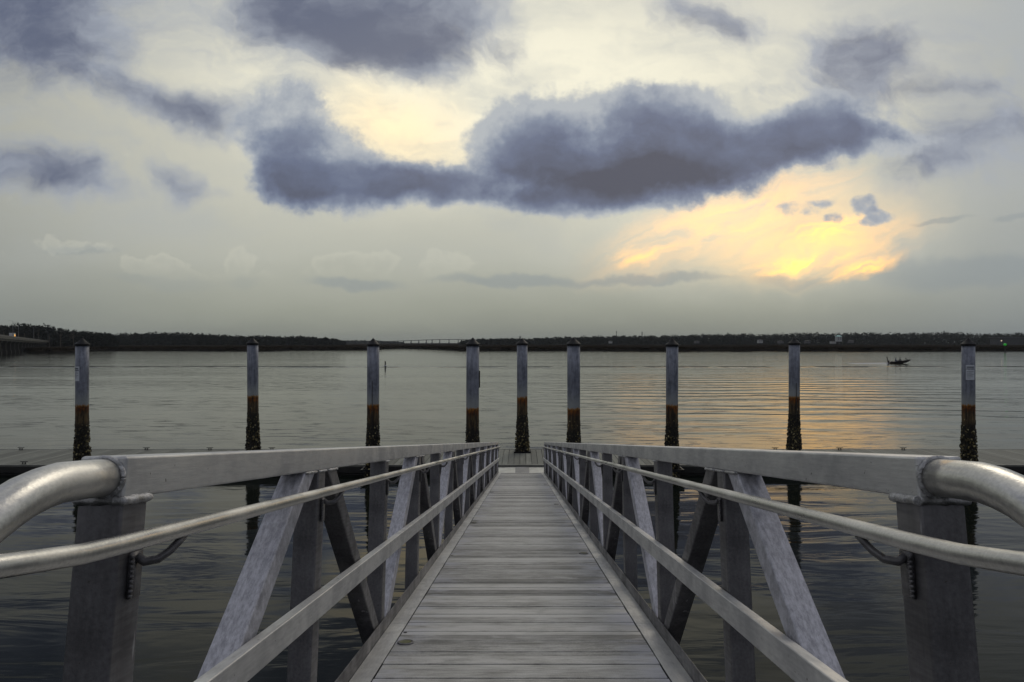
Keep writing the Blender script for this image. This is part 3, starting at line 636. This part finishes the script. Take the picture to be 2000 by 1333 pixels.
# churned wake
m = MB(); n = 60; vs = []
for i in range(n+1):
    x = -2.8-i*.16; e = (1-i/n)**.4
    for j, (yy, zz) in enumerate(((-.9, .0), (-.35, .10), (.1, .16), (.5, .09), (1.0, .0))):
        vs.append((x, yy*(.5+i/n*1.2)+random.uniform(-.1, .1), .012+zz*e*random.uniform(.3, 1.2)))
m.add(vs, [(i*5+j, (i+1)*5+j, (i+1)*5+j+1, i*5+j+1) for i in range(n) for j in range(4)])
tag(m.build('boat_wake', 'foam', None, tuple(bt.location)), 'pale churned wake trailing left of the boat', 'wake', kind='stuff')

# ------------------------------------------------------------------ floating dock
ZD = HC-4.75; Y0, Y1 = 26.55, 30.35; XL, XR = -36.0, 36.0
dk = thing('floating_dock', (0, Y0, 0), 'long grey boarded floating dock across the end of the gangway', 'dock')
m = MB(); x = XL
while x < XR:
    g_ = random.uniform(-.002, .002); m.box(x, x+.216, 0.0, Y1-Y0, ZD-.045+g_, ZD+g_); x += .235
m.build('decking', 'dock_wood', dk)
MB().box(XL, XR, .02, Y1-Y0-.02, -.25, ZD-.05).build('float', 'dock_dark', dk)
MB().box(XL, XR, -.08, -.004, ZD-.30, ZD-.065).build('fascia', 'dock_dark', dk, bevel=.01)
MB().box(XL, XR, -.085, -.004, ZD-.062, ZD+.012).build('rub_rail', 'dock_beam', dk, bevel=.01)
MB().box(XL, XR, Y1-Y0+.004, Y1-Y0+.085, ZD-.25, ZD+.012).build('rub_rail', 'dock_beam', dk, bevel=.01)
# landing under the gangway toe
m = MB(); m.box(-1.35, 1.39, -1.9, -.09, -.2, ZD-.05); m.build('landing_float', 'dock_dark', dk)
MB().box(-1.3, 1.34, -1.9, -.09, ZD-.046, ZD-.03).build('landing_plate', 'plate', dk, bevel=.004)
MB().box(-.22, .30, -1.6, -.095, ZD-.028, ZD-.018).build('wear_plate', 'plate_dark', dk)
MB().box(-1.0, 1.04, -.30, -.10, ZD-.026, ZD+.05).build('bull_rail', 'dock_beam', dk, bevel=.01)
def cleat_mb():
    m = MB(); m.box(-.09, .09, -.03, .03, 0, .012)
    m.tube([(-.05, 0, .01), (-.045, 0, .09)], [.022, .016], 8); m.tube([(.05, 0, .01), (.045, 0, .09)], [.022, .016], 8)
    m.tube([(-.15, 0, .108), (-.08, 0, .095), (0, 0, .092), (.08, 0, .095), (.15, 0, .108)], [.010, .017, .02, .017, .010], 8); return m
c0 = None
for px_ in (41, 164, 286, 410, 531, 655, 1392, 1514, 1640, 1764, 1888):
    loc = ((px_-PX)/FPX*(Y1-.12), Y1-Y0-.12, ZD+.003)
    if c0 is None: c0 = cleat_mb().build('cleat', 'dark_iron', dk, loc, smooth=True)
    else: dupe(c0, loc, dk)
for px_ in (47, 350, 1700): dupe(c0, ((px_-PX)/FPX*(Y0+.15), .15, ZD+.003), dk)
# square collars guiding the back piles
PILES = [(160, 26.2), (494.5, 29.5), (728.5, 26.1), (922.5, 24.4), (1020, 29.7), (1121, 24.4), (1312, 26.1), (1551, 29.5), (1892, 26.3)]
for k in (1, 4, 7):
    X, Y = (PILES[k][0]-PX)/FPX*PILES[k][1], PILES[k][1]
    m = MB()
    for a, b, c, e in ((-.36, .36, -.36, -.30), (-.36, .36, .30, .36), (-.36, -.30, -.30, .30), (.30, .36, -.30, .30)): m.box(X+a, X+b, Y-Y0+c, Y-Y0+e, ZD+.004, ZD+.07)
    m.build('pile_guide', 'black', dk)
for k in (0, 2, 6, 8):
    X, Y = (PILES[k][0]-PX)/FPX*PILES[k][1], PILES[k][1]
    m = MB(); s_ = 1 if Y-Y0 < 0 else 1
    for xx in (-.38, .32): m.box(X+xx, X+xx+.06, Y-Y0-.40, -.09, ZD-.10, ZD-.02)
    m.box(X-.38, X+.38, Y-Y0-.46, Y-Y0-.40, ZD-.10, ZD-.02); m.build('pile_guide', 'black', dk)

# ------------------------------------------------------------------ mooring piles
PR = .2285; ZTOP = 5.095
def shaft_mb(): return MB().lathe([(PR, -1.5), (PR, .5), (PR, 2), (PR, 2.8), (PR, 4), (PR, ZTOP)], 40)
def cap_mb():
    return MB().lathe([(PR+.004, ZTOP-.06), (PR+.028, ZTOP-.06), (PR+.028, ZTOP+.012), (PR*.55, ZTOP+.125), (.02, ZTOP+.235), (.004, ZTOP+.24)], 32)
def crust_mb(seed, side):
    random.seed(seed); m = MB()
    for k in range(1500):
        z_ = -.35+2.75*random.random()**1.35
        th = max(.0, min(1, (2.3-z_)/1.7)); a = random.uniform(0, 6.283)
        if z_ > 1.7 and random.random() < (z_-1.7)*1.1: continue
        lump = .5+.5*mnoise.noise(Vector((math.cos(a)*1.6+seed, math.sin(a)*1.6, z_*2.0)))
        r = PR+.004+th*(.028+.10*lump)*random.uniform(.35, 1.05)
        s_ = random.uniform(.014, .036)*(.6+.7*th)
        c = Vector((math.cos(a)*r, math.sin(a)*r, z_)); nrm = Vector((math.cos(a), math.sin(a), random.uniform(-.6, .6))).normalized()
        t1 = Vector((-math.sin(a), math.cos(a), random.uniform(-1, 1))).normalized(); t2 = nrm.cross(t1)
        base = c-nrm*(r-PR+.01)*.8
        m.add([base+t1*s_, base+t2*s_*1.3, base-t1*s_, base-t2*s_*1.3, c+t1*s_*.7+nrm*s_*.3, c+t2*s_*1.2, c-t1*s_*.7, c-t2*s_*.9+nrm*s_*.5],
              [(0, 1, 5, 4), (1, 2, 6, 5), (2, 3, 7, 6), (3, 0, 4, 7), (4, 5, 6, 7)])
    return m
def curved_sign(t, a0, a1, z0, z1):
    def patch(aa, ab, za, zb, r, mt, name, par):
        m = MB(); n = 10; vs = []
        for i in range(n+1):
            a = aa+(ab-aa)*i/n
            for z_ in (za, zb):
                vs += [(math.cos(a)*r, math.sin(a)*r, z_), (math.cos(a)*(r+.002), math.sin(a)*(r+.002), z_)]
        fs = [(i*4+1, (i+1)*4+1, (i+1)*4+3, i*4+3) for i in range(n)]+[(i*4, i*4+2, (i+1)*4+2, (i+1)*4) for i in range(n)]+[(i*4+2, i*4+3, (i+1)*4+3, (i+1)*4+2) for i in range(n)]+[(i*4, (i+1)*4, (i+1)*4+1, i*4+1) for i in range(n)]
        m.add(vs, fs); return m.build(name, mt, par)
    s_ = patch(a0, a1, z0, z1, PR+.003, 'sign', 'notice', t)
    H = z1-z0; da = a1-a0
    rows_ = [(.80, .90, .1, .9), (.70, .765, .06, .94), (.665, .69, .0, 1.0), (.53, .57, .1, .85), (.44, .47, .1, .6), (.36, .39, .1, .9), (.28, .31, .1, .7), (.20, .225, .1, .8), (.11, .135, .1, .5)]
    m = MB()
    for a, b, l, r in rows_:
        q = l
        while q < r:
            wd = .10 if b-a > .03 else random.choice((.08, .12, .16))
            e = min(q+wd*.72, r) if a != .665 else r
            n = 3; vs = []
            for i in range(n+1):
                an = a0+da*(q+(e-q)*i/n)
                for zz in (z0+H*a, z0+H*b): vs.append((math.cos(an)*(PR+.0075), math.sin(an)*(PR+.0075), zz))
            m.add(vs, [(i*2, (i+1)*2, (i+1)*2+1, i*2+1) for i in range(n)]); q += wd if a != .665 else 1
    m.build('lettering', 'ink', s_)
labels = ['grey steel pile with white notice on its left side, leftmost in the row',
  'grey rust banded pile, second from the left, standing in the dock',
  'grey rust banded pile with dark thin conduit, third from the left beside the buoy',
  'thick grey pile just left of the gangway end with a bracket on its right side',
  'slim central pile rising from the dock in line with the gangway',
  'thick grey pile just right of the gangway end',
  'grey rust banded pile, third from the right',
  'grey rust banded pile standing in the golden reflection, second from the right',
  'grey steel pile with white notice on its right side, rightmost in the row']
sh0 = cap0 = None
for k, (px_, Y) in enumerate(PILES):
    X = (px_-PX)/FPX*Y
    t = thing('mooring_pile', (X, Y, (0, .03, -.01, 0, .02, .01, -.02, .03, 0)[k]), labels[k], 'pile', 'steel piles along the floating dock')
    t.rotation_euler = (0, math.radians((.15, -.25, .1, .2, 0, -.15, .2, .1, -.2)[k]), 0)
    if sh0 is None:
        sh0 = shaft_mb().build('shaft', 'pile', t, smooth=True); cap0 = cap_mb().build('cone_cap', 'black', t, smooth=False)
    else: dupe(sh0, (0, 0, 0), t); dupe(cap0, (0, 0, 0), t)
    crust_mb(k+3, 0).build('oyster_crust', 'oyster', t)
    ca = math.atan2(-Y, -X)       # towards the viewer
    if k == 0: curved_sign(t, ca-1.75, ca-.40, HC-46*Y/FPX-.92+0.35+.02, HC-46*Y/FPX)
    if k == 8: curved_sign(t, ca-.36, ca+1.0, HC-43*Y/FPX-.57, HC-43*Y/FPX)
    if k in (2, 7):
        a = ca-.15 if k == 2 else ca+.38
        MB().tube([(math.cos(a)*(PR+.008), math.sin(a)*(PR+.008), z_) for z_ in (.5, 2.0, 3.0, 3.72 if k == 2 else 3.4)], .012, 6).build('conduit', 'dark_iron', t)
    if k == 3:
        MB().box(PR-.01, PR+.035, -.03, .03, 3.55, 4.15).build('side_bracket', 'dark_iron', t)

random.seed(21)
# ------------------------------------------------------------------ thin evening haze
hz = MB().box(-4300, 4300, -350, 7000, -6, 75).build('haze', 'white'); hz.data.materials.clear()
hm = bpy.data.materials.new('haze'); hm.use_nodes = True; hm.node_tree.nodes.clear()
pv = hm.node_tree.nodes.new('ShaderNodeVolumePrincipled'); pv.inputs['Color'].default_value = (.75, .8, .85, 1); pv.inputs['Density'].default_value = .00006
ho = hm.node_tree.nodes.new('ShaderNodeOutputMaterial'); hm.node_tree.links.new(pv.outputs[0], ho.inputs['Volume']); hz.data.materials.append(hm)
tag(hz, kind='stuff')
# ------------------------------------------------------------------ gangway
TAN = (862-PY)/FPX; TH = math.atan(TAN); ct = math.cos(TH)
def sl_(dep, Z=.1): return dep/ct+Z*math.sin(TH)
def hl(Z): return -Z*ct
S_0, H_0 = sl_(1.40, 1.2), hl(1.35)
gw = thing('gangway', (0, S_0*ct+H_0*math.sin(TH), HC-S_0*math.sin(TH)+H_0*ct), 'aluminium truss gangway sloping down to the floating dock', 'gangway')
gw.rotation_euler = (-TH, 0, 0)
def gs(dep, Z=.1): return sl_(dep, Z)-S_0
def gh(Z): return hl(Z)-H_0
XI, TW = .833, .10                      # inner face of the trusses, tube width
XC = XI+TW/2
LEND = 25.05
NP = 18; deps = [1.433+1.389*i for i in range(NP)]
s_a, s_b = gs(1.433), gs(LEND)
zt1, zt0 = gh(.032), gh(.121)           # top chord
zc1, zc0 = gh(1.215), gh(1.33)          # bottom chord
zdk = gh(1.152)
for sg in (-1, 1):
    MB().box(sg*XI if sg > 0 else -XI-TW, XI+TW if sg > 0 else -XI, s_a, s_b, zt0, zt1).build('top_rail', 'aluminium', gw, bevel=.007)
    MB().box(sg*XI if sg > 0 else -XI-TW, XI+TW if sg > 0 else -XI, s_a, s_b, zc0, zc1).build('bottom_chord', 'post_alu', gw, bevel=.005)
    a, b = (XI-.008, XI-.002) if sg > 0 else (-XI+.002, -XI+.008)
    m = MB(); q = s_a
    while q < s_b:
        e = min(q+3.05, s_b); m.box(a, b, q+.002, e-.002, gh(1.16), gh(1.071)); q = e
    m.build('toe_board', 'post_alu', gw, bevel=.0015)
    a, b = (XI-.045, XI-.004) if sg > 0 else (-XI+.004, -XI+.045)
    MB().box(a, b, s_a+.02, s_b, gh(.695), gh(.606)).build('middle_rail', 'aluminium', gw, bevel=.005)
    # flat edge strip beside the planks, in lengths
    m = MB(); q = s_a
    while q < s_b:
        e = min(q+3.05, s_b); a, b = (.722, XI-.010) if sg > 0 else (-XI+.010, -.722)
        m.box(a, b, q+.003, e-.003, zdk-.004, zdk+.004); q = e
    m.build('edge_strip', 'aluminium', gw, bevel=.0015)
# weld bead round a rectangle
def bead(m, x0, x1, y0, y1, z, r, n=9, zf=None):
    cs = [(x0, y0), (x1, y0), (x1, y1), (x0, y1), (x0, y0)]; pts = []
    for (a, b), (c, e) in zip(cs, cs[1:]):
        for i in range(n): pts.append((a+(c-a)*i/n, b+(e-b)*i/n, z))
    pts.append((x0, y0, z))
    m.tube(pts, [r*random.uniform(.85, 1.12) for _ in pts], 8, jitter=.06)
hp = zt0-zc1
def post_mb(big=False):
    m = MB(); m.box(-TW/2+.002, TW/2-.002, 0, TW, 0, hp); return m
posts = None; weld0 = None
for i, dp in enumerate(deps):
    for sg in (-1, 1):
        loc = (sg*XC, gs(dp), zc1)
        if posts is None:
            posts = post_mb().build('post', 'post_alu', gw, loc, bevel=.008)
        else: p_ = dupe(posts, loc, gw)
        if i < 7:
            m = MB(); big = .010 if i == 0 else .005
            bead(m, -TW/2, TW/2, 0, TW, hp-.004, big, 14)
            m.build('weld', 'weld', gw, loc, smooth=True)
# diagonals: meet at the top of every second post
k_h = (zt0-zc1)
for i in range(NP-1):
    up = (i % 2 == 0)
    s1, s2 = gs(deps[i])+TW, gs(deps[i+1])
    if up: p0, p1 = (0, s1-.03, 0), (0, s2-.105, k_h)
    else: p0, p1 = (0, s2+.03, 0), (0, s1+.105, k_h)
    for sg in (-1, 1):
        m = MB(); hw = .066
        cs = [(p0[1]-hw, 0), (p0[1]+hw, 0), (p1[1]+hw, k_h), (p1[1]-hw, k_h)]
        xw = TW/2-.003
        m.add([(xx, y_-s1, z_) for xx in (-xw, xw) for y_, z_ in cs], [(0, 1, 2, 3), (7, 6, 5, 4), (0, 4, 5, 1), (1, 5, 6, 2), (2, 6, 7, 3), (3, 7, 4, 0)])
        o = m.build('diagonal_brace', 'brace_alu' if up else 'post_alu', gw, (sg*XC, s1, zc1), bevel=.007)  # rising braces take the lit tone, falling ones have underside shade in their colour
        if i < 5:
            m = MB(); bead(m, -TW/2, TW/2, p1[1]-hw-s1, p1[1]+hw-s1, k_h-.004, .0055); m.build('weld', 'weld', gw, (sg*XC, s1, zc1), smooth=True)
# grab rail with the return loop at the near end
for sg in (-1, 1):
    xr = .772
    pts = [(sg*xr, gs(LEND-.1, .2), gh(.2)), (sg*xr, gs(12, .2), gh(.2)), (sg*xr, gs(4, .2), gh(.2)), (sg*xr, gs(1.6, .2), gh(.2)), (sg*xr, gs(1.32, .2), gh(.2)), (sg*(xr+.002), gs(1.2, .2), gh(.199)),
           (sg*(xr+.004), gs(1.1, .2), gh(.193)), (sg*(xr+.008), gs(1.0, .19), gh(.186)), (sg*(xr+.03), gs(.90, .18), gh(.178)), (sg*(xr+.06), gs(.86, .16), gh(.16))]
    MB().tube(pts, [.0165]*3+[.0185]*5+[.02, .02], 20).build('grab_rail', 'pipe', gw, smooth=True)
    xl = XC-.005
    path = [(1.438, .077), (1.36, .0775), (1.30, .079), (1.25, .087), (1.20, .100), (1.155, .118), (1.115, .138), (1.08, .160), (1.055, .182), (1.04, .203), (1.02, .222), (.98, .235), (.93, .24)]
    pts = [(sg*(xl+(0 if d_ > 1.15 else (1.15-d_)*.05)), gs(d_, Z), gh(Z)) for d_, Z in path]
    MB().tube(pts, .0388, 28).build('end_loop', 'pipe', gw, smooth=True)
    m = MB(); n = 34; cx, cz, y_ = sg*xl, gh(.077), gs(1.432)
    n = 60; ring = [(cx+math.cos(6.2832*k/n)*.0405, y_+random.uniform(-.001, .001), cz+math.sin(6.2832*k/n)*.0405) for k in range(n+1)]
    m.tube(ring, [.0062*(1+.10*math.sin(k*2.1)+random.uniform(-.06, .06)) for k in range(n+1)], 10, jitter=.03); m.build('weld', 'weld', gw, smooth=True)
# brackets carrying the grab rail
br_m = {}
for sg in (-1, 1):
    m = MB()
    y0 = .045
    m.box(min(0, sg*-.006), max(0, sg*-.006), y0-.022, y0+.022, -.115, -.02)
    m.tube([(-sg*.004, y0, -.030), (-sg*.020, y0+.004, -.042), (-sg*.040, y0+.02, -.040), (-sg*.054, y0+.04, -.026), (-sg*.061, y0+.062, -.010), (-sg*.061, y0+.085, .002)], [.010, .010, .0095, .009, .009, .010], 10)
    for k in range(9): m.tube([(-sg*.007, y0-.022, -.112+k*.010), (-sg*.009, y0-.022, -.105+k*.010)], [.005*random.uniform(.8, 1.3), .004], 6)
    br_m[sg] = m
first = {}
for i, dp in enumerate(deps):
    for sg in (-1, 1):
        loc = (sg*XI, gs(dp, .2), gh(.2)-.017)
        if sg not in first: first[sg] = br_m[sg].build('rail_bracket', 'post_alu', gw, loc, smooth=True)
        else: dupe(first[sg], loc, gw)
# planks
m = MB(); q = s_a+.0; k = 0
while q < s_b:
    e = min(q+.2075, s_b); dz = random.uniform(-.0012, .0012); gap = random.choice((.008, .012, .014, .016))
    m.box(-.718+random.uniform(-.002, .002), .718+random.uniform(-.002, .002), q, e-gap, zdk-.035, zdk-.004+dz); q = e
m.build('deck', 'plank', gw, bevel=.0015)
MB().box(-XI, XI, s_a, s_b, zc0+.02, zdk-.045).build('deck_frame', 'black', gw)
# flush round discs at the deck edges
for k, (dd, xx) in enumerate(((3.91, -.662), (7.01, .640), (9.66, -.672), (12.5, .645), (15.4, -.668), (18.3, .65), (21.2, -.66))):
    loc = (xx, gs(dd, 1.15), zdk)
    o = MB().lathe([(.047, -.006), (.047, .003), (.044, .0045), (.033, .0035), (.033, -.006)], 32).build('deck_light', 'post_alu', gw, loc, smooth=True)
    MB().lathe([(.0325, -.004), (.0325, .0042), (.001, .0046)], 28).build('lens', 'disc', o)
MB().lathe([(.011, 0), (.011, .0012)], 14).build('bolt_hole', 'black', gw, (-.700, gs(4.12, 1.15), zdk-.003))
MB().lathe([(.011, 0), (.011, .0012)], 14).build('bolt_hole', 'black', gw, (-.700, gs(6.9, 1.15), zdk-.003))
# hinged toe plate onto the landing
MB().box(-.80, .80, s_b+.004, s_b+.30, zdk-.03, zdk-.018).build('toe_plate', 'plank', gw, bevel=.003)
